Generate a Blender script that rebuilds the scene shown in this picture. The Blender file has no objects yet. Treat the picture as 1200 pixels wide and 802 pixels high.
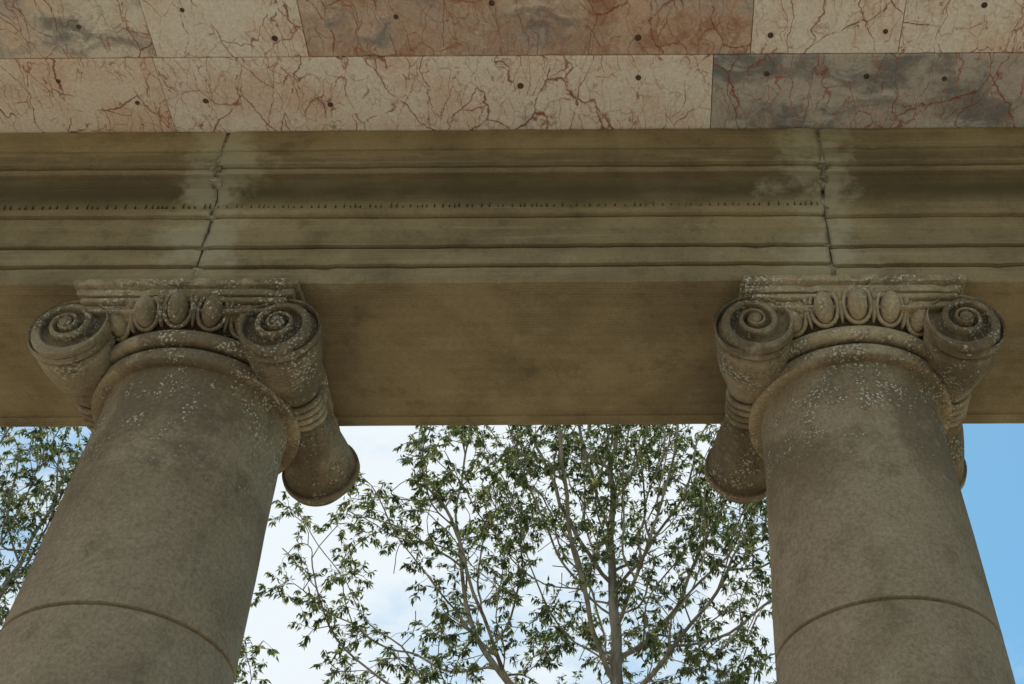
import bpy, math, random
import numpy as np
from mathutils import Vector, Matrix, noise
random.seed(7); rng = np.random.default_rng(11)
scene = bpy.context.scene
scene.view_settings.view_transform = 'Standard'
scene.view_settings.look = 'None'
scene.view_settings.exposure = 0

# ------------------------------------------------------------------ node helpers
class NT:
    def __init__(s, name):
        s.m = bpy.data.materials.new(name); s.m.use_nodes = True
        s.t = s.m.node_tree; s.t.nodes.clear()
        s.out = s.t.nodes.new('ShaderNodeOutputMaterial')
        s.b = s.t.nodes.new('ShaderNodeBsdfPrincipled')
        s.t.links.new(s.b.outputs[0], s.out.inputs[0])
        s.b.inputs['Roughness'].default_value = .9
        s.b.inputs['Specular IOR Level'].default_value = .15
        g = s.t.nodes.new('ShaderNodeNewGeometry')
        s.pos = g.outputs['Position']; s.nor = g.outputs['True Normal']; s.pointy = g.outputs['Pointiness']
    def link(s, a, b): s.t.links.new(a, b)
    def setin(s, sock, v):
        if isinstance(v, bpy.types.NodeSocket): s.t.links.new(v, sock)
        else: sock.default_value = v
    def mapping(s, vec, scale=(1,1,1), rot=(0,0,0), loc=(0,0,0)):
        n = s.t.nodes.new('ShaderNodeMapping'); s.link(vec, n.inputs[0])
        n.inputs['Scale'].default_value = scale; n.inputs['Rotation'].default_value = rot
        n.inputs['Location'].default_value = loc
        return n.outputs[0]
    def noise(s, vec, scale, detail=6, rough=.55, dist=0):
        n = s.t.nodes.new('ShaderNodeTexNoise'); s.link(vec, n.inputs['Vector'])
        n.inputs['Scale'].default_value = scale; n.inputs['Detail'].default_value = detail
        n.inputs['Roughness'].default_value = rough; n.inputs['Distortion'].default_value = dist
        return n.outputs['Fac']
    def noisec(s, vec, scale, detail=3):
        n = s.t.nodes.new('ShaderNodeTexNoise'); s.link(vec, n.inputs['Vector'])
        n.inputs['Scale'].default_value = scale; n.inputs['Detail'].default_value = detail
        return n.outputs['Color']
    def vor(s, vec, scale, feature='F1', rand=1):
        n = s.t.nodes.new('ShaderNodeTexVoronoi'); n.feature = feature
        s.link(vec, n.inputs['Vector']); n.inputs['Scale'].default_value = scale
        n.inputs['Randomness'].default_value = rand
        return n.outputs['Distance']
    def math(s, op, a, b=None, c=None, clamp=False):
        n = s.t.nodes.new('ShaderNodeMath'); n.operation = op; n.use_clamp = clamp
        s.setin(n.inputs[0], a)
        if b is not None: s.setin(n.inputs[1], b)
        if c is not None: s.setin(n.inputs[2], c)
        return n.outputs[0]
    def mr(s, v, a, b, c=0, d=1, smooth=True):
        n = s.t.nodes.new('ShaderNodeMapRange')
        n.interpolation_type = 'SMOOTHSTEP' if smooth else 'LINEAR'
        s.setin(n.inputs[0], v)
        for i, x in zip((1,2,3,4), (a,b,c,d)): n.inputs[i].default_value = x
        return n.outputs[0]
    def mix(s, f, a, b, mode='MIX'):
        n = s.t.nodes.new('ShaderNodeMix'); n.data_type = 'RGBA'; n.blend_type = mode
        s.setin(n.inputs[0], f)
        s.setin(n.inputs[6], (*a, 1) if isinstance(a, tuple) else a)
        s.setin(n.inputs[7], (*b, 1) if isinstance(b, tuple) else b)
        return n.outputs[2]
    def vmath(s, op, a, b=None, sc=None):
        n = s.t.nodes.new('ShaderNodeVectorMath'); n.operation = op
        s.setin(n.inputs[0], a)
        if b is not None: s.setin(n.inputs[1], b)
        if sc is not None: s.setin(n.inputs['Scale'], sc)
        return n.outputs[0]
    def sep(s, v):
        n = s.t.nodes.new('ShaderNodeSeparateXYZ'); s.link(v, n.inputs[0]); return n.outputs
    def comb(s, x, y, z):
        n = s.t.nodes.new('ShaderNodeCombineXYZ')
        for i, v in enumerate((x,y,z)): s.setin(n.inputs[i], v)
        return n.outputs[0]
    def bump(s, h, strength, dist, prev=None):
        n = s.t.nodes.new('ShaderNodeBump'); n.inputs['Strength'].default_value = strength
        n.inputs['Distance'].default_value = dist; s.link(h, n.inputs['Height'])
        if prev is not None: s.link(prev, n.inputs['Normal'])
        return n.outputs[0]

def gray(n, v): return n.comb(v, v, v)

def stone(name, cA, cB, cDark, lines=0.0, lichen=0.0, joints=(), dark_bands=None, light=(.50,.45,.34), recess=False):
    n = NT(name); p = n.pos; xyz = n.sep(p)
    big = n.noise(p, 1.2, 4, .62, .3)
    blot = n.noise(p, 4.5, 5, .72)
    col = n.mix(n.mr(big, .38, .62), cA, cB)
    col = n.mix(n.math('MULTIPLY', n.mr(blot, .50, .70), .40), col, cDark)
    col = n.mix(n.math('MULTIPLY', n.mr(blot, .30, .46, 1, 0), .32), col, light)
    grain = n.noise(p, 50, 4, .8)
    gc = .14 if lines else .30
    col = n.mix(1.0, col, gray(n, n.mr(grain, .3, .7, 1-gc, 1+gc, False)), 'MULTIPLY')
    h = grain
    if lines:
        down = n.mr(n.sep(n.nor)[2], -.9, -.3, 1, .15)
        s = n.math('ADD', xyz[1], xyz[2])
        ln = n.math('SINE', n.math('MULTIPLY', s, 2*math.pi/.021))
        ln = n.math('ADD', ln, n.math('MULTIPLY', n.math('SINE', n.math('MULTIPLY', s, 2*math.pi/.0737)), .6))
        f = n.math('MULTIPLY', ln, down)
        col = n.mix(n.mr(big, .3, .6, .2, 1), col, n.mix(1, col, gray(n, n.math('ADD', n.math('MULTIPLY', f, .055*lines), .96)), 'MULTIPLY'))
        h = n.math('ADD', h, n.math('MULTIPLY', f, .09*lines))
    if dark_bands:
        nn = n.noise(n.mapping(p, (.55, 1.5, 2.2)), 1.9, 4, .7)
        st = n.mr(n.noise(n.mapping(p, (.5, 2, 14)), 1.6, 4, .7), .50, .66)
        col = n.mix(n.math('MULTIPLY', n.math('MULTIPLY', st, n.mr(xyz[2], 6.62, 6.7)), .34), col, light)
        for (z0, z1, zc, amt, lo) in dark_bands:  # darkens set height bands, varied by noise, strongest over the cavetto
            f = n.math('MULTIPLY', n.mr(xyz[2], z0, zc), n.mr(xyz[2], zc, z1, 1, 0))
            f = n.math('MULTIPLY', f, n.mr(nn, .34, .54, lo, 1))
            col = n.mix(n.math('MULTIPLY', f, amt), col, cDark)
    if joints:
        nn = n.noise(n.mapping(p, (1.6, 1.6, 2.2)), 2.0, 5, .72)
        d = None
        for x0 in joints:
            dd = n.math('ABSOLUTE', n.math('SUBTRACT', xyz[0], x0)); d = dd if d is None else n.math('MINIMUM', d, dd)
        f = n.math('SUBTRACT', nn, n.math('MULTIPLY', d, .80))
        f = n.math('MULTIPLY', n.mr(f, .26, .50), n.mr(xyz[2], 6.6, 6.75))
        col = n.mix(n.math('MULTIPLY', f, .62), col, (.50,.445,.34))
        f = n.math('MULTIPLY', n.mr(d, .0, .03, 1, 0), n.mr(blot, .4, .6))
        col = n.mix(n.math('MULTIPLY', f, .8), col, cDark)
    if lichen:
        zz = n.mr(xyz[2], 5.1, 5.95, .04, 1)
        m = n.math('MULTIPLY', n.mr(blot, .42, .60), zz)
        dk = n.math('MULTIPLY', n.mr(xyz[2], 5.15, 5.7), n.mr(n.math('ADD', n.math('MULTIPLY', big, .6), n.math('MULTIPLY', blot, .4)), .44, .54))
        col = n.mix(n.math('MULTIPLY', dk, .52), col, cDark)
        v = n.vor(p, 52)
        f = n.mr(n.math('SUBTRACT', n.math('MULTIPLY', n.math('MULTIPLY', m, grain), .90), v), 0.0, .12)
        col = n.mix(n.math('MULTIPLY', f, lichen), col, (.60,.55,.46))
        col = n.mix(n.math('MULTIPLY', n.math('MULTIPLY', m, n.mr(grain, .46, .62)), .22), col, (.50,.46,.38))
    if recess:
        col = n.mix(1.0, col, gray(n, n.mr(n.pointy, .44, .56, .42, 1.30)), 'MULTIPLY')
    n.link(col, n.b.inputs['Base Color']); n.link(n.bump(h, .6, .012), n.b.inputs['Normal'])
    return n.m

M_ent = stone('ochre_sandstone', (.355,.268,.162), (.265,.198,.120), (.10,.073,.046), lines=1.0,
              joints=(-2.44, 1.06), dark_bands=((7.15,7.37,7.28,.92,.78), (7.36,7.60,7.41,.5,0), (6.8,6.95,6.88,.25,0)), light=(.46,.385,.265))
M_col = stone('grey_brown_sandstone', (.335,.255,.175), (.272,.205,.138), (.125,.09,.058), lichen=.9, light=(.44,.365,.275))
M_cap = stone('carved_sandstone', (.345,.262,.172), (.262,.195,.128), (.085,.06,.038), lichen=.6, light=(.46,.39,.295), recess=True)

def simple(name, c, c2, scale=6, rough=.9):
    n = NT(name); f = n.noise(n.pos, scale, 4, .65)
    n.link(n.mix(n.mr(f, .3, .7), c, c2), n.b.inputs['Base Color']); n.b.inputs['Roughness'].default_value = rough
    return n.m
M_mortar = simple('lime_mortar', (.50,.46,.38), (.12,.09,.06), 14)
M_crust = simple('dark_crust', (.07,.05,.03), (.12,.085,.05), 30)
M_plug = simple('rusty_iron_plug', (.07,.045,.035), (.16,.10,.07), 60, .7)
M_roof = simple('roof_stone', (.3,.25,.18), (.2,.16,.11), 3)
def paving():
    n = NT('pale_paving')
    br = n.t.nodes.new('ShaderNodeTexBrick'); n.link(n.pos, br.inputs['Vector'])
    br.inputs['Color1'].default_value = (.48,.43,.36,1); br.inputs['Color2'].default_value = (.41,.37,.30,1)
    br.inputs['Mortar'].default_value = (.2,.18,.15,1); br.inputs['Scale'].default_value = 1.2
    br.inputs['Mortar Size'].default_value = .008
    f = n.noise(n.pos, 4, 2, .7)
    n.link(n.mix(1, br.outputs[0], gray(n, n.mr(f, .3, .7, .8, 1.15)), 'MULTIPLY'), n.b.inputs['Base Color']); return n.m
M_pave = paving()
def grass():
    n = NT('dry_grass')
    a = n.noise(n.pos, .25, 3, .65)
    n.link(n.mix(n.mr(a, .35, .65), (.11,.12,.05), (.24,.21,.12)), n.b.inputs['Base Color']); return n.m
M_grass = grass()

def marble():
    n = NT('veined_marble')
    at = n.t.nodes.new('ShaderNodeAttribute'); at.attribute_name = 'tone'
    at2 = n.t.nodes.new('ShaderNodeAttribute'); at2.attribute_name = 'mix'
    m = n.sep(at2.outputs['Vector'])
    off = n.comb(n.math('MULTIPLY', m[2], 31.0), n.math('MULTIPLY', m[2], 17.0), n.math('MULTIPLY', m[2], 53.0))
    p = n.vmath('ADD', n.pos, off)
    wc = n.noisec(p, 3.0, 5)
    pw = n.vmath('ADD', p, n.vmath('SCALE', wc, sc=.32))
    pf = n.vmath('ADD', p, n.vmath('SCALE', n.noisec(p, 5.0, 5), sc=.15))
    base = at.outputs['Color']
    cloud = n.noise(pw, 2.2, 5, .68)
    base = n.mix(n.mr(cloud, .42, .62), base, n.mix(1, base, (.92,.79,.73), 'MULTIPLY'))
    g = n.noise(n.mapping(pw, (.8,1.9,1)), 1.9, 5, .7)
    gf = n.mr(n.math('ADD', g, n.math('MULTIPLY', n.math('SUBTRACT', m[0], .5), .42)), .45, .62)
    gcol = n.mix(n.mr(cloud, .40, .60), (.17,.165,.175), (.52,.47,.45))
    base = n.mix(n.math('MULTIPLY', gf, .85), base, gcol)
    r = n.noise(n.mapping(pw, (1.4,1.0,1), loc=(7,3,1)), 2.6, 6, .78)
    rf = n.mr(n.math('ADD', r, n.math('MULTIPLY', n.math('SUBTRACT', m[1], .5), .5)), .46, .66)
    rc = n.mix(n.mr(g, .42, .60), (.34,.16,.10), (.62,.40,.30))
    base = n.mix(n.math('MULTIPLY', rf, .72), base, rc)
    def ridge(vec, scale, width, strength, colr, b, mk, det=3, rough=.5, lvl=.5):
        q = n.noise(vec, scale, det, rough)
        f = n.mr(n.math('ABSOLUTE', n.math('SUBTRACT', q, lvl)), 0, width, 1, 0)
        return n.mix(n.math('MULTIPLY', n.math('MULTIPLY', f, mk), strength), b, colr)
    def vein(vec, scale, width, strength, colr, b, mk):
        v = n.vor(vec, scale, 'DISTANCE_TO_EDGE')
        f = n.math('MULTIPLY', n.math('MULTIPLY', n.mr(v, 0, width, 1, 0), mk), strength)
        return n.mix(f, b, colr)
    mk1 = n.mr(r, .40, .50, .0, 1); mk2 = n.mr(cloud, .42, .52); mk3 = n.mr(g, .45, .54)
    v1 = n.mapping(pf, (1.5,.65,1), rot=(0,0,.5)); v2 = n.mapping(pf, (1.8,.6,1), rot=(0,0,-.6), loc=(5,2,9))
    base = vein(v1, 1.7, .011, .95, (.26,.085,.05), base, mk1)
    base = vein(v2, 3.8, .020, .85, (.36,.14,.085), base, mk2)
    base = vein(v1, 8.5, .040, .50, (.44,.20,.13), base, mk3)
    base = ridge(v2, 1.5, .005, .9, (.30,.11,.07), base, mk3)
    base = ridge(v1, 2.6, .006, .85, (.40,.18,.10), base, mk2)
    gr = n.noise(p, 55, 3, .78)
    base = n.mix(1, base, gray(n, n.mr(gr, .3, .7, .88, 1.12)), 'MULTIPLY')
    n.link(base, n.b.inputs['Base Color']); n.b.inputs['Roughness'].default_value = .6
    return n.m
M_marble = marble()

# ------------------------------------------------------------------ mesh helpers
def mkobj(name, verts, faces, mat, parent=None, smooth=35, data=None):
    if data is None:
        me = bpy.data.meshes.new(name); me.from_pydata([tuple(v) for v in verts], [], faces)
        me.materials.append(mat); me.update()
        if smooth:
            me.polygons.foreach_set('use_smooth', [True]*len(me.polygons))
            me.set_sharp_from_angle(angle=math.radians(smooth))
    else: me = data
    o = bpy.data.objects.new(name, me); scene.collection.objects.link(o)
    if parent: o.parent = parent
    return o
def empty(name, loc=(0,0,0)):
    e = bpy.data.objects.new(name, None); e.location = loc; e.empty_display_size = .3
    scene.collection.objects.link(e); return e
class MB:
    def __init__(s): s.v=[]; s.f=[]
    def add(s, v, f):
        o=len(s.v); s.v += [tuple(x) for x in v]; s.f += [tuple(i+o for i in q) for q in f]
    def box(s, x0,x1,y0,y1,z0,z1, bev=0.0):
        b=bev
        if b<=0:
            v=[(x,y,z) for z in (z0,z1) for y in (y0,y1) for x in (x0,x1)]
            s.add(v,[(0,2,3,1),(4,5,7,6),(0,1,5,4),(2,6,7,3),(0,4,6,2),(1,3,7,5)]); return
        def ring(ix,z):
            a0,a1,c0,c1=x0+ix,x1-ix,y0+ix,y1-ix
            return [(a0+b,c0,z),(a1-b,c0,z),(a1,c0+b,z),(a1,c1-b,z),(a1-b,c1,z),(a0+b,c1,z),(a0,c1-b,z),(a0,c0+b,z)]
        rs=[ring(b,z0),ring(0,z0+b),ring(0,z1-b),ring(b,z1)]
        v=[p for r in rs for p in r]; f=[tuple(reversed(range(8)))]
        for k in range(3):
            for i in range(8):
                j=(i+1)%8; f.append((k*8+i,k*8+j,(k+1)*8+j,(k+1)*8+i))
        f.append(tuple(range(24,32))); s.add(v,f)
    def worn(s, x0,x1,y0,y1,z0,z1,seed,amp=.010):
        def per(x0,x1,y0,y1,st=.02):
            pts=[]
            nx=int((x1-x0)/st); ny=int((y1-y0)/st)
            for i in range(nx): pts.append((x0+(x1-x0)*i/nx,y0))
            for i in range(ny): pts.append((x1,y0+(y1-y0)*i/ny))
            for i in range(nx): pts.append((x1-(x1-x0)*i/nx,y1))
            for i in range(ny): pts.append((x0,y1-(y1-y0)*i/ny))
            return pts
        P=per(x0,x1,y0,y1); n=len(P); cx=(x0+x1)/2; cy=(y0+y1)/2; v=[]
        b=.007
        for (zi,ins) in ((z0,b),(z0+b,0),(z1-b,0),(z1,b*.5)):
            for (x,y) in P:
                c=max(0,noise.noise(Vector((x*11+seed,y*11,zi*14)))-.12)*amp*3.2+noise.noise(Vector((x*4,y*4+seed,zi*3)))*amp*.35
                k=ins+max(-.003,c)
                v.append((x-math.copysign(k,x-cx)*(abs(x-cx)>(x1-x0)/2-.03), y-math.copysign(k,y-cy)*(abs(y-cy)>(y1-y0)/2-.03), zi))
        f=[tuple(reversed(range(n)))]
        for q in range(3):
            for i in range(n):
                j=(i+1)%n; f.append((q*n+i,q*n+j,(q+1)*n+j,(q+1)*n+i))
        f.append(tuple(range(3*n,4*n))); s.add(v,f)
    def slab(s, x0,x1,y0,y1,z0,z1,seed):
        n=max(4,int((x1-x0)/.04)); v=[];f=[]
        def wear(x,e):
            q=noise.noise(Vector((x*7,seed*3.1+e*5,0))); c=abs(noise.noise(Vector((x*23,seed*1.7+e*9,4))))
            return .0012*q+.0018+(max(0,c-.42)*.05)
        for i in range(n+1):
            x=x0+(x1-x0)*i/n; w0=wear(x,0); w1=wear(x,1)
            v+=[(x,y0,z0+.006+w0),(x,y0+w0+.002,z0+.002),(x,y0+w0+.006,z0),(x,y1-w1-.006,z0),(x,y1-w1-.002,z0+.002),(x,y1,z0+.006+w1),(x,y1,z1),(x,y0,z1)]
        for i in range(n):
            for k in range(8):
                l=(k+1)%8; f.append((i*8+k,i*8+l,(i+1)*8+l,(i+1)*8+k))
        f.append(tuple(reversed(range(8)))); f.append(tuple(range(n*8,n*8+8)))
        s.add(v,[tuple(reversed(q)) for q in f])
    def lathe(s, prof, segs=96, jit=0.0):
        v=[];f=[]
        for k,(r,z) in enumerate(prof):
            for i in range(segs):
                a=2*math.pi*i/segs
                rr=r+ (noise.noise(Vector((math.cos(a)*2,math.sin(a)*2,z*3)))*jit if jit else 0)
                v.append((rr*math.cos(a), rr*math.sin(a), z))
        for k in range(len(prof)-1):
            for i in range(segs):
                j=(i+1)%segs; f.append((k*segs+i,k*segs+j,(k+1)*segs+j,(k+1)*segs+i))
        f.append(tuple(reversed(range(segs)))); f.append(tuple(range((len(prof)-1)*segs,len(prof)*segs)))
        s.add(v,f)
    def ellipsoid(s, c, A, B, C, nu=14, nv=9):
        c=Vector(c);v=[];f=[]
        for j in range(1,nv):
            t=math.pi*j/nv
            for i in range(nu):
                a=2*math.pi*i/nu
                v.append(c + A*(math.sin(t)*math.cos(a)) + C*(math.sin(t)*math.sin(a)) + B*math.cos(t))
        for j in range(nv-2):
            for i in range(nu):
                k=(i+1)%nu; f.append((j*nu+i,(j+1)*nu+i,(j+1)*nu+k,j*nu+k))
        v.append(c+B); v.append(c-B); T=len(v)-2; Bm=len(v)-1
        for i in range(nu):
            k=(i+1)%nu; f.append((T,i,k)); f.append((Bm,(nv-2)*nu+k,(nv-2)*nu+i))
        if A.cross(C).dot(B)<0: f=[tuple(reversed(q)) for q in f]
        s.add(v,f)
    def tube(s, pts, rad, n=8):
        pts=[Vector(p) for p in pts]; v=[];f=[]
        for i,p in enumerate(pts):
            d=(pts[min(i+1,len(pts)-1)]-pts[max(i-1,0)]).normalized()
            up=Vector((0,1,0)) if abs(d.y)<.9 else Vector((1,0,0))
            a=d.cross(up).normalized(); b=d.cross(a)
            r=rad[i] if isinstance(rad,(list,tuple)) else rad
            for k in range(n):
                t=2*math.pi*k/n; v.append(p+a*(r*math.cos(t))+b*(r*math.sin(t)))
        for i in range(len(pts)-1):
            for k in range(n):
                l=(k+1)%n; f.append((i*n+k,i*n+l,(i+1)*n+l,(i+1)*n+k))
        f.append(tuple(reversed(range(n)))); f.append(tuple(range((len(pts)-1)*n,len(pts)*n)))
        s.add(v,f)

# ------------------------------------------------------------------ ionic column parts
def make_shaft():
    b=MB(); prof=[]
    def R(z):
        pts=[(.35,.585),(2.0,.578),(4.5,.535),(5.7,.493),(6.05,.482)]
        for (z0,r0),(z1,r1) in zip(pts,pts[1:]):
            if z<=z1: return r0+(r1-r0)*(z-z0)/(z1-z0)
        return pts[-1][1]
    prof=[(.62,.35),(.62,.40),(.595,.46)]
    for k in range(1,17): prof.append((R(.46+k*.131),.46+k*.131))
    def joint(z):
        r=R(z); return [(r,z-.012),(r-.005,z-.008),(r-.018,z-.004),(r-.018,z+.004),(r-.005,z+.008),(r,z+.012)]
    prof+=joint(2.62)
    for k in range(1,12): prof.append((R(2.62+k*.166),2.62+k*.166))
    prof+=joint(4.63)
    for k in range(1,10): prof.append((R(4.63+k*.145),4.63+k*.145))
    prof+=[(.483,6.02),(.486,6.07),(.490,6.10),(.497,6.115)]
    b.lathe(prof,128,.004); return b
def make_base():
    b=MB(); b.box(-.82,.82,-.82,.82,.0,.16,.008)
    prof=[(.74,.16),(.79,.175),(.81,.21),(.79,.245),(.74,.26),(.71,.262),(.68,.27),(.665,.29),(.68,.31),(.70,.318)]
    prof+=[(.71,.322),(.725,.335),(.715,.352),(.66,.358)]
    b.lathe(prof,96); return b
def make_capital():
    b=MB(); ZT=6.597; ZV=6.262; XV=.553; FD=.61; RV=.215
    prof=[(.40,6.100),(.510,6.102),(.548,6.104),(.556,6.110),(.557,6.165),(.552,6.178),(.540,6.184),(.540,6.190),(.580,6.194),(.598,6.212),(.604,6.240),(.597,6.266),(.578,6.284),(.545,6.290),
          (.540,6.30),(.562,6.345),(.590,6.40),(.620,6.45),(.650,6.49),(.60,6.497)]
    b.lathe(prof,128,.004)
    b.worn(-.61,.61,-.665,.665,6.550,ZT,1.0,.016)
    b.worn(-.585,.585,-.635,.635,6.50,6.547,5.0,.008)
    b.box(-.50,.50,-FD+.03,FD-.03,6.36,6.498,.01)
    for sx in (-1,1):
        L=2*FD
        pr=[(0,RV),(.030,RV),(.035,RV-.003),(.040,RV-.020),(.048,RV-.026),(.056,RV-.020),(.070,RV-.010),(.10,RV-.010),(.16,RV-.016),(.22,RV-.03),(.28,RV-.052),(.34,RV-.078),(.395,RV-.097),
            (.405,.106)]
        for c in (.43,.47,.51,.55):
            for q in range(7):
                a=math.pi*q/6; pr.append((c-.018*math.cos(a), .106+.025*math.sin(a)))
        pr+=[(.58,.108),(.62,.120),(.68,.143),(.76,.168),(.84,.188),(.90,.20),(.94,.208),(.952,.212),(.956,.229),(.985,.231),(1.0,.22)]
        v=[];f=[];N=72
        for (t,r) in pr:
            y=-FD+t*L
            for i in range(N):
                a=2*math.pi*i/N
                rr=r+noise.noise(Vector((math.cos(a)*2+sx*5,y*4,math.sin(a)*2)))*.006
                v.append((sx*XV+rr*math.cos(a)*.97, y, ZV+rr*math.sin(a)*1.03))
        for k in range(len(pr)-1):
            for i in range(N):
                j=(i+1)%N; f.append((k*N+i,k*N+j,(k+1)*N+j,(k+1)*N+i)[::-1])
        b.add(v,f)
        for sy in (-1,1):
            NR,NA=110,160; v=[];f=[]
            R0=RV if sy<0 else .22; re=.036; turns=2.4; kk=math.log(R0/re)/turns
            for ir in range(NR+1):
                r=R0*(ir/NR)
                for ia in range(NA):
                    a=2*math.pi*ia/NA
                    if r<re:
                        h=.050+.022*math.sqrt(max(0,1-(r/re)**2))
                    else:
                        ph=(math.log(R0/r)/kk + a/(2*math.pi)+.25)%1.0
                        amp=.5+.5*r/R0
                        if ph<.40: h=.014+.022*max(0,math.sin(ph/.40*math.pi))**.3*amp
                        else:
                            q=(ph-.40)/.60; h=.014-.062*max(0,math.sin(math.pi*q))**.45*amp
                        h+=.042*(1-r/R0)
                        h+=noise.noise(Vector((a*2,r*40,sx*3)))*.0025
                        if r>R0*.93:
                            h=h*max(0,(R0-r)/(R0*.07))+.012*math.sin(math.pi*(R0-r)/(R0*.07))
                    x=r*math.cos(a)*.97*(-sx); z=r*math.sin(a)*1.03
                    v.append((sx*XV+x, sy*(FD+h), ZV+z))
            for ir in range(NR):
                for ia in range(NA):
                    j=(ia+1)%NA; q=(ir*NA+ia,(ir+1)*NA+ia,(ir+1)*NA+j,ir*NA+j)
                    f.append(q if (sx*sy>0) else tuple(reversed(q)))
            b.add(v,f)
    for sy in (-1,1):
        y0,y1=sorted((sy*(FD-.10),sy*(FD-.012)))
        b.box(-XV,XV,y0,y1,6.375,6.482,.006)
        ya,yb=sorted((sy*(FD-.02),sy*(FD+.020)))
        b.box(-XV,XV,ya,yb,6.450,6.484,.006)
        b.box(-XV,XV,ya,yb,6.372,6.392,.005)
    def frame(phi, sy):
        rad=Vector((math.sin(phi), sy*math.cos(phi),0))
        T=Vector((math.cos(phi), -sy*math.sin(phi),0))
        s,c=math.sin(math.radians(26)),math.cos(math.radians(26))
        U=rad*s+Vector((0,0,1))*c; Nn=rad*c-Vector((0,0,1))*s
        P=rad*.628+Vector((0,0,6.392)); return P,T,U,Nn
    for sy in (-1,1):
        for k in range(-2,3):
            phi=math.radians(15.8*k); P,T,U,Nn=frame(phi,sy)
            b.ellipsoid(P+Nn*.018-U*.002, T*.052, U*.092, Nn*.070,20,14)
            pts=[]
            for q in range(17):
                a=math.radians(-90-132+264*q/16)
                pts.append(P+T*(.074*math.cos(a))+U*(.108*math.sin(a)+.002)+Nn*(.012))
            b.tube(pts,[.008]+[.0125]*15+[.008],8)
        for k in (-1.5,-.5,.5,1.5):
            phi=math.radians(15.8*k); P,T,U,Nn=frame(phi,sy)
            b.ellipsoid(P+Nn*.014-U*.035,T*.010,U*.07,Nn*.030,8,8)
            b.ellipsoid(P+Nn*.016+U*.055,T*.014,U*.028,Nn*.030,8,6)
        for sx in (-1,1):
            phi=math.radians(36*sx); P,T,U,Nn=frame(phi,sy)
            org=P+T*(sx*.04)-U*.03+Nn*.045
            for (ang,L,w) in ((10,.10,.019),(38,.115,.021),(66,.11,.021),(94,.095,.020),(-18,.08,.017),(122,.07,.018)):
                a=math.radians(ang); d=(T*(-sx*math.cos(a))+U*math.sin(a)); e=(T*(sx*math.sin(a))+U*math.cos(a))
                b.ellipsoid(org+d*L*.6+Nn*.006,e*w,d*L*.55,Nn*.030,10,8)
                b.ellipsoid(org+d*L*1.05+Nn*.012,e*w*.9,d*w*1.1,Nn*.026,8,6)
            b.ellipsoid(org+Nn*.01,T*.03,U*.03,Nn*.03,10,8)
    return b
def drop(b,mat,name,sm): 
    me=mkobj(name,b.v,b.f,mat,None,sm); d=me.data; bpy.data.objects.remove(me); return d
D_shaft=drop(make_shaft(),M_col,'shaft',30)
D_base=drop(make_base(),M_col,'base',30)
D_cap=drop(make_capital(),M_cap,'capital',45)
CY=5.15
for i,(x,y) in enumerate([(-2.45,CY),(1.155,CY),(-6.06,CY),(4.76,CY)]):
    e=empty('ionic_column',(x,y,0))
    for nm,d in (('shaft',D_shaft),('base',D_base),('capital',D_cap)):
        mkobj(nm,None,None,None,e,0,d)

# ------------------------------------------------------------------ entablature
def notch(y0,z,y1):
    return [(y0,z-.004),(y0+.003,z-.001),(y0+.022,z),(y0+.024,z+.008),(y0+.020,z+.013),(y1+.004,z+.013),(y1,z+.018)]
inner=[(4.62,6.612),(4.615,6.602),(4.537,6.600),(4.530,6.607)]
inner+=notch(4.530,6.720,4.510)+notch(4.510,6.862,4.490)
inner+=[(4.490,6.995),(4.4915,6.998),(4.4915,7.004),(4.490,7.007)]
inner+=[(4.490,7.100),(4.493,7.103),(4.505,7.104),(4.506,7.111),(4.470,7.114),(4.460,7.122),(4.457,7.138),(4.462,7.156),(4.474,7.162),(4.472,7.186)]
for q in range(0,11):
    a=math.pi/2*q/10
    inner.append((4.470-.112*(1-math.cos(a)), 7.190+.13*math.sin(a)))
inner+=[(4.366,7.324),(4.366,7.333),(4.345,7.336),(4.340,7.341),(4.340,7.370),(4.346,7.378),(4.352,7.380),(4.352,7.388),(4.316,7.390),(4.310,7.396),(4.310,7.50),(4.316,7.503),(4.316,7.508),(4.304,7.512),(4.302,7.516),(4.300,7.685),(4.304,7.693)]
def ent_block(x0,x1,seed,dy,dz):
    ctr=5.125
    outer=[(2*ctr-y,z) for (y,z) in reversed(inner)]
    prof=inner+outer
    n=len(prof); nx=max(2,int((x1-x0)/.05)); v=[];f=[]
    for ix in range(nx+1):
        x=x0+(x1-x0)*ix/nx
        end=min(ix,nx-ix)
        for k,(y,z) in enumerate(prof):
            q=noise.noise(Vector((x*1.1+seed,y*3,z*3)))*.005+noise.noise(Vector((x*9+seed,z*6,z*2)))*.0028
            c2=noise.noise(Vector((x*5+seed*2,z*9,1))); q-=max(0,c2-.45)*.03
            chip=0
            if end==0: chip=.004+.008*abs(noise.noise(Vector((seed*3,y*9,z*9))))
            inw=1 if y<ctr else -1
            yy=y+inw*(-q+chip)+dy*inw; zz=z+q*.6+dz*(1 if z<7.3 else 0)+(chip if z<6.65 else 0)
            if zz>7.694: zz=7.694
            ex=0
            if end==0: ex=.012*noise.noise(Vector((seed,y*2.3,z*5)))+.006*noise.noise(Vector((seed,y*9,z*17)))
            v.append((x+ex,yy,zz))
    for ix in range(nx):
        for k in range(n):
            l=(k+1)%n; f.append((ix*n+l,ix*n+k,(ix+1)*n+k,(ix+1)*n+l))
    f.append(tuple(range(n))); f.append(tuple(reversed([nx*n+i for i in range(n)])))
    return v,f
joints=[-7.6,-6.06,-2.44,1.06,4.76,6.3]
offs=[(0,0),(.002,.008),(0,0),(.004,-.014),(0,0)]
e=empty('stone_entablature')
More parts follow.
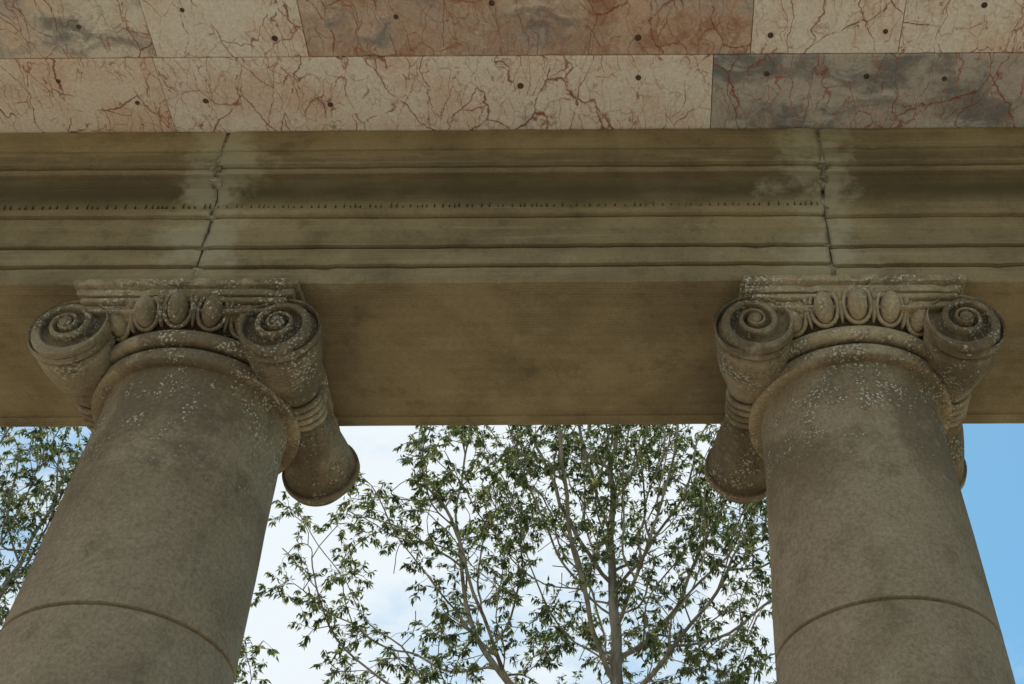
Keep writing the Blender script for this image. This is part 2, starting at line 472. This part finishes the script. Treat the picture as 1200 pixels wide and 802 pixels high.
for i,(a,c) in enumerate(zip(joints,joints[1:])):
    v,f=ent_block(a+.006,c-.006,i*7.3,offs[i][0],offs[i][1])
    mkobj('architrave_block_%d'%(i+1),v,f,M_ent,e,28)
b=MB()
for x in joints[1:-1]:
    for (ya,yb,za,zb) in ((4.540,5.71,6.615,6.86),(4.514,5.735,6.862,7.10),(4.482,5.77,7.102,7.30),(4.37,5.88,7.302,7.34),(4.322,5.93,7.342,7.69)):
        b.box(x-.03,x+.03,ya,yb,za,zb)
mkobj('joint_mortar',b.v,b.f,M_mortar,e,0)
b=MB(); x=-7.5
while x<1.0:
    x+=random.uniform(.024,.06)
    if noise.noise(Vector((x*.8,3,1)))<-.28: continue
    h=random.uniform(.006,.034); w=random.uniform(.0025,.006)
    z0=7.186; y=4.467
    b.add([(x-w,y+.006,z0-.008),(x+w,y+.006,z0-.008),(x,y+.002,z0+h),(x-w*.6,y-.003,z0-.006),(x+w*.6,y-.003,z0-.006),(x,y-.003,z0+h*.9)],
          [(0,3,5,2),(3,4,5),(4,1,2,5),(0,1,4,3),(0,2,1)])
mkobj('drip_crust',b.v,b.f,M_crust,e,0)

# ------------------------------------------------------------------ marble soffit
ce=empty('marble_ceiling')
PINK=(.86,.73,.65); CREAM=(.82,.74,.66); PALE=(.87,.77,.71); GREY=(.62,.57,.55); RUST=(.74,.59,.51)
rows=[ (4.325,3.807,[-7.5,-4.6,-2.75,.426,3.4,6.2],[(CREAM,.2,.2),(PINK,.14,.12),(PALE,.10,.16),(GREY,.66,.28),(PINK,.3,.4)]),
       (3.804,3.30,[-7.5,-4.4,-2.72,-1.862,.635,1.469,3.1,6.2],[(PINK,.3,.4),(CREAM,.50,.18),(PALE,.12,.12),(RUST,.50,.62),(PALE,.15,.18),(PALE,.12,.40),(GREY,.7,.4)]),
       (3.297,2.70,[-7.5,-5.2,-3.3,-.9,1.1,2.6,4.4,6.2],[(PALE,.2,.4),(GREY,.6,.3),(PINK,.1,.4),(CREAM,.3,.5),(RUST,.4,.6),(PALE,.2,.3),(PINK,.3,.4)]),
       (5.93,6.60,[-7.5,-5.2,-3.3,-.9,1.1,2.6,4.4,6.2],[(PALE,.2,.4),(GREY,.6,.3),(PINK,.1,.4),(CREAM,.3,.5),(RUST,.4,.6),(PALE,.2,.3),(PINK,.3,.4)])]
b=MB(); tones=[]; mixes=[]; seed=0
for (ya,yb,xs,tn) in rows:
    ya,yb=max(ya,yb),min(ya,yb)
    for i,(xa,xb) in enumerate(zip(xs,xs[1:])):
        n0=len(b.v); dz=random.uniform(0,.004); seed+=1
        b.slab(xa+.002,xb-.002,yb,ya,7.697+dz,7.76,seed)
        c,g,r=tn[i]
        tones+=[(*c,1)]*(len(b.v)-n0); mixes+=[(g,r,seed*.173,1)]*(len(b.v)-n0)
o=mkobj('marble_slabs',b.v,b.f,M_marble,ce,0)
for nm,dat in (('tone',tones),('mix',mixes)):
    a=o.data.attributes.new(nm,'FLOAT_COLOR','POINT'); a.data.foreach_set('color',np.array(dat,dtype=np.float32).ravel())
b=MB()
holes=[(-3.33,3.95),(-2.92,4.10),(-2.52,4.09),(-1.80,4.12),(-.68,4.0),(0,3.95),(.735,3.93),(1.31,3.95),(1.76,3.97),(2.4,4.1),(-3.9,4.05),
       (-2.03,3.68),(-1.335,3.55),(0,3.69),(.74,3.68),(1.38,3.66),(-3.1,3.6),(2.2,3.6),(-.8,3.47),(1.9,3.5),(-2.5,3.5)]
for (hx,hy) in holes+[(random.uniform(-7,6),random.uniform(2.8,3.2)) for _ in range(14)]:
    r=random.uniform(.012,.019); v=[];f=[]
    for (rr,zz) in ((r,7.705),(r,7.6935),(r*.75,7.6915),(r*.6,7.694)):
        for i in range(14):
            a=2*math.pi*i/14; v.append((hx+rr*math.cos(a),hy+rr*math.sin(a),zz))
    for q in range(3):
        for i in range(14):
            j=(i+1)%14; f.append((q*14+i,(q+1)*14+i,(q+1)*14+j,q*14+j))
    f.append(tuple(reversed(range(42,56)))); b.add(v,f)
mkobj('fixing_plugs',b.v,b.f,M_plug,ce,40)
b=MB(); b.box(-7.7,6.4,2.55,6.74,7.775,8.10,.03); b.box(-7.8,6.5,2.42,6.87,8.103,8.22,.03); b.box(-7.7,6.4,2.6,6.7,8.223,8.5,.05)
b.box(-7.62,6.32,2.58,2.69,7.68,7.772,.01); b.box(-7.62,6.32,6.61,6.71,7.68,7.772,.01)
mkobj('eave_roof',b.v,b.f,M_roof,None,0)  # unseen roof, cut back to eaves so sky light gets in behind

b=MB(); b.box(-9,7.7,-4,7.6,-.16,0,.02); b.box(-9.4,8.1,-4.4,8.0,-.32,-.163,.02)
mkobj('paved_floor',b.v,b.f,M_pave,None,0)
n_=40; v=[];f=[]
for i in range(n_+1):
    for j in range(n_+1):
        x=(i/n_-.5)*2; yv=(j/n_-.5)*2; x=math.copysign(abs(x)**2.2,x)*2500; yv=math.copysign(abs(yv)**2.2,yv)*2500
        d=math.hypot(x,yv); z=-.30+(noise.noise(Vector((x*.004,yv*.004,0)))*min(1,max(0,(d-60)/300))*9)
        v.append((x,yv,z))
for i in range(n_):
    for j in range(n_): f.append((i*(n_+1)+j,(i+1)*(n_+1)+j,(i+1)*(n_+1)+j+1,i*(n_+1)+j+1))
mkobj('ground',v,f,M_grass,None,60)

# ------------------------------------------------------------------ eucalyptus trees
def bark():
    n=NT('gum_bark'); a=n.noise(n.mapping(n.pos,(1,1,.3)),3,3,.7)
    n.link(n.mix(n.mr(a,.35,.65),(.36,.30,.235),(.15,.12,.09)),n.b.inputs['Base Color']); return n.m
def leafm():
    n=NT('gum_leaf'); t=n.t
    g=t.nodes.new('ShaderNodeNewGeometry'); rnd=g.outputs['Random Per Island']
    cr=t.nodes.new('ShaderNodeValToRGB'); n.link(rnd,cr.inputs[0])
    e=cr.color_ramp.elements; e[0].color=(.050,.066,.040,1); e[1].color=(.20,.195,.11,1)
    x=e.new(.5); x.color=(.098,.118,.070,1)
    x=e.new(.88); x.color=(.19,.19,.095,1)
    c=cr.outputs[0]
    df=t.nodes.new('ShaderNodeBsdfDiffuse'); n.link(c,df.inputs[0])
    tr=t.nodes.new('ShaderNodeBsdfTranslucent'); n.link(n.mix(1,c,(1.55,1.65,1.0),'MULTIPLY'),tr.inputs[0])
    mx=t.nodes.new('ShaderNodeMixShader'); mx.inputs[0].default_value=.5
    n.link(df.outputs[0],mx.inputs[1]); n.link(tr.outputs[0],mx.inputs[2]); n.link(mx.outputs[0],n.out.inputs[0])
    return n.m
M_bark=bark(); M_leaf=leafm()

def tree(base, fork, blobs, natt, seed, leaves_per=8, twigs=2, hole=-.10, bare=-.18):
    r=np.random.default_rng(seed)
    att=[]
    vol=np.array([bb[3]*bb[4]*bb[5] for bb in blobs]); vol=vol/vol.sum()
    for bb,w in zip(blobs,vol):
        m=int(natt*w)+1
        q=r.normal(size=(m,3)); q/=np.linalg.norm(q,axis=1)[:,None]; q*=(r.random(m)**(1/2.6))[:,None]
        att.append(q*np.array(bb[3:6])+np.array(bb[:3]))
    A=np.concatenate(att)
    keep=[noise.noise(Vector(tuple(a*.45+seed)))>hole for a in A]; A=A[np.array(keep)]
    base=np.array(base,float); fork=np.array(fork,float)
    nst=int(np.linalg.norm(fork-base)/.35); N=[];par=[]
    for i in range(nst+1):
        t=i/nst; N.append(base+(fork-base)*t+np.array([math.sin(t*5+seed)*.25*t,math.cos(t*4)*.2*t,0])); par.append(i-1)
    D=np.full(len(A),1e9); I=np.zeros(len(A),int)
    for i in range(len(N)):
        d=np.linalg.norm(A-N[i],axis=1); m=d<D; D[m]=d[m]; I[m]=i
    step=.26; kill=.38; dirs=[np.array([0,0,1.])]*len(N)
    for it in range(170):
        idx=np.where(D<9)[0]
        if len(idx)==0: break
        groups={}
        for a in idx: groups.setdefault(int(I[a]),[]).append(a)
        st=len(N); newp=[]; add=[]
        for g,al in groups.items():
            v=A[al]-N[g]; v/=np.linalg.norm(v,axis=1)[:,None]; s=v.mean(0)
            s=s/(np.linalg.norm(s)+1e-6)+dirs[g]*.55+np.array([0,0,.12])+r.normal(size=3)*.26
            s/=np.linalg.norm(s); add.append((N[g]+s*step,g,s))
        for q,g,s in add: N.append(q); par.append(g); dirs.append(s); newp.append(q)
        newp=np.array(newp)
        dd=np.linalg.norm(A[:,None,:]-newp[None],axis=2); j=dd.argmin(1); dm=dd[np.arange(len(A)),j]
        m=dm<D; D[m]=dm[m]; I[m]=st+j[m]
        al=D>kill; A=A[al]; D=D[al]; I=I[al]
        if len(A)==0 or len(N)>14000: break
    n=len(N); P=np.array(N); ch=[[] for _ in range(n)]
    for i in range(1,n): ch[par[i]].append(i)
    tips=np.zeros(n)
    for i in range(n-1,-1,-1):
        if not ch[i]: tips[i]=1
        if i>0: tips[par[i]]+=tips[i]
    rad=.0090*tips**.43
    for i in range(nst+1): rad[i]*=1+.35*(1-i/nst)
    for _ in range(1):
        Q=P.copy()
        for i in range(1,n):
            if ch[i]:
                big=max(ch[i],key=lambda c:tips[c]); Q[i]=P[i]*.5+(P[par[i]]+P[big])*.25
        P=Q
    S=6; v=[];f=[]
    dirv=np.zeros((n,3))
    for i in range(n):
        d=P[1]-P[0] if i==0 else P[i]-P[par[i]]
        dirv[i]=d/(np.linalg.norm(d)+1e-9)
    ref=np.array([.31,.95,.05])
    for i in range(n):
        d=dirv[i]; a=np.cross(d,ref); a/=np.linalg.norm(a)+1e-9; b_=np.cross(d,a)
        for k in range(S):
            t=2*math.pi*k/S; v.append(P[i]+(a*math.cos(t)+b_*math.sin(t))*rad[i])
    vv=list(v)
    for i in range(1,n):
        p=par[i]
        if ch[p] and max(ch[p],key=lambda c:tips[c])==i: s0=p*S
        else:
            d=dirv[i]; a=np.cross(d,ref); a/=np.linalg.norm(a)+1e-9; b_=np.cross(d,a); s0=len(vv)
            for k in range(S):
                t=2*math.pi*k/S; vv.append(P[p]+(a*math.cos(t)+b_*math.sin(t))*rad[i]*1.15)
        for k in range(S):
            l=(k+1)%S; f.append((s0+k,s0+l,i*S+l,i*S+k))
    L=[];LF=[]
    for i in range(nst+1,n):
        if tips[i]>4: continue
        nt=twigs+(1 if not ch[i] else 0)
        if noise.noise(Vector(tuple(P[i]*.9+seed*2)))<bare: nt=0
        for q in range(nt):
            d=dirv[i]*.6+r.normal(size=3)*.7+np.array([0,0,.1]); d/=np.linalg.norm(d)
            ln=r.uniform(.22,.5); pts=[P[i]]; dd=d.copy()
            for s in range(3):
                dd=dd+r.normal(size=3)*.18+np.array([0,0,-.16]); dd/=np.linalg.norm(dd); pts.append(pts[-1]+dd*ln/3)
            s0=len(vv)
            for s,pt in enumerate(pts):
                a=np.cross(dd,ref); a/=np.linalg.norm(a)+1e-9; b_=np.cross(dd,a); rr=.006*(1-s/4.5)
                for k in range(3):
                    t=2*math.pi*k/3; vv.append(pt+(a*math.cos(t)+b_*math.sin(t))*rr)
            for s in range(3):
                for k in range(3):
                    l=(k+1)%3; f.append((s0+s*3+k,s0+s*3+l,s0+(s+1)*3+l,s0+(s+1)*3+k))
            for m in range(leaves_per):
                t=r.uniform(1.4,3); s=min(2,int(t)); fr=t-s; o=pts[s]*(1-fr)+pts[s+1]*fr
                ld=dd*.3+r.normal(size=3)*.5+np.array([0,0,-.75]); ld/=np.linalg.norm(ld)
                w=np.cross(ld,r.normal(size=3)); w/=np.linalg.norm(w)+1e-9
                ll=r.uniform(.09,.165); ww=ll*r.uniform(.12,.18)
                nn=np.cross(ld,w); bend=nn*ll*.12
                o=o+ld*.015; k0=len(L)
                L+= [o, o+ld*ll*.4+w*ww+bend, o+ld*ll+bend*-.6, o+ld*ll*.4-w*ww+bend]
                LF.append((k0,k0+1,k0+2,k0+3))
    e=empty('eucalyptus_tree')
    mkobj('trunk_and_branches',vv,f,M_bark,e,80)
    mkobj('leaves',L,LF,M_leaf,e,0)
tree((-.6,20,-.35),(-1.1,20,11.3),
     [(-1.2,20,18,4.1,3.6,5.6),(-4.7,20,15.0,2.7,2.8,2.1),(1.2,20,15.5,3.2,3.0,4.2),(-1.2,20,21,3.5,3.3,3.0),(-3.6,20,12.8,2.3,2.3,1.6),(1.3,20.3,13,2.4,2.2,2.0)],5400,3,16,2,hole=-.10,bare=-.20)
tree((-12.5,21,-.35),(-12.4,21,8.5),
     [(-12.6,21,15.6,4.2,3.6,5.8),(-8.7,21,13.2,2.0,2.2,1.9),(-10.6,21,11.6,2.6,2.6,2.2),(-14,21,13,3,3,4)],3800,9,16,2,hole=-.22,bare=-.3)

# ------------------------------------------------------------------ world, sun, camera
SUN_EL=66; SUN_AZ=-8
w=bpy.data.worlds.new('World'); scene.world=w; w.use_nodes=True; t=w.node_tree; t.nodes.clear()
out=t.nodes.new('ShaderNodeOutputWorld'); bg=t.nodes.new('ShaderNodeBackground'); t.links.new(bg.outputs[0],out.inputs[0])
bg.inputs[1].default_value=.145
def wm(op,a,b_=None):
    n=t.nodes.new('ShaderNodeMath'); n.operation=op
    for k,x in enumerate((a,b_)):
        if x is None: continue
        if isinstance(x,bpy.types.NodeSocket): t.links.new(x,n.inputs[k])
        else: n.inputs[k].default_value=x
    return n.outputs[0]
sky=t.nodes.new('ShaderNodeTexSky'); sky.sky_type='NISHITA'; sky.sun_disc=False
sky.sun_elevation=math.radians(SUN_EL); sky.sun_rotation=math.radians(SUN_AZ)
sky.air_density=1.0; sky.dust_density=.5
tint=t.nodes.new('ShaderNodeMix'); tint.data_type='RGBA'; tint.blend_type='MULTIPLY'; tint.inputs[0].default_value=1
t.links.new(sky.outputs[0],tint.inputs[6]); tint.inputs[7].default_value=(.70,1.10,1.06,1)
tc=t.nodes.new('ShaderNodeTexCoord')
mp=t.nodes.new('ShaderNodeMapping'); mp.inputs['Scale'].default_value=(1,1,1.7); mp.inputs['Location'].default_value=(.35,.1,.2)
t.links.new(tc.outputs['Generated'],mp.inputs[0])
nz=t.nodes.new('ShaderNodeTexNoise'); nz.inputs['Scale'].default_value=3.4; nz.inputs['Detail'].default_value=7; nz.inputs['Roughness'].default_value=.58
t.links.new(mp.outputs[0],nz.inputs['Vector'])
sx=t.nodes.new('ShaderNodeSeparateXYZ'); t.links.new(tc.outputs['Generated'],sx.inputs[0])
cov=t.nodes.new('ShaderNodeMapRange'); cov.interpolation_type='SMOOTHSTEP'; t.links.new(sx.outputs[0],cov.inputs[0])
for k,x in zip((1,2,3,4),(.08,.28,.13,-.16)): cov.inputs[k].default_value=x
f=wm('ADD',nz.outputs['Fac'],cov.outputs[0])
mr=t.nodes.new('ShaderNodeMapRange'); mr.interpolation_type='SMOOTHSTEP'; mr.inputs[1].default_value=.42; mr.inputs[2].default_value=.66
t.links.new(f,mr.inputs[0])
mx=t.nodes.new('ShaderNodeMix'); mx.data_type='RGBA'; t.links.new(mr.outputs[0],mx.inputs[0])
t.links.new(tint.outputs[2],mx.inputs[6]); mx.inputs[7].default_value=(6.0,6.5,6.8,1)
t.links.new(mx.outputs[2],bg.inputs[0])
sd=bpy.data.lights.new('sun','SUN'); sd.energy=5; sd.angle=math.radians(.5); sd.color=(1,.95,.87)
so=bpy.data.objects.new('sun',sd); scene.collection.objects.link(so)
el=math.radians(SUN_EL); az=math.radians(SUN_AZ)
dirn=Vector((math.sin(az)*math.cos(el),math.cos(az)*math.cos(el),math.sin(el)))
so.rotation_euler=dirn.to_track_quat('Z','Y').to_euler(); so.location=dirn*60

cd=bpy.data.cameras.new('camera'); cam=bpy.data.objects.new('camera',cd); scene.collection.objects.link(cam)
cd.sensor_width=36; cd.lens=43.5; cd.shift_x=-.125; cd.clip_end=6000
cam.matrix_world=Matrix.Translation((0,0,1.6))@Matrix.Rotation(math.radians(135),4,'X')@Matrix.Rotation(math.radians(-.35),4,'Z')
scene.camera=cam
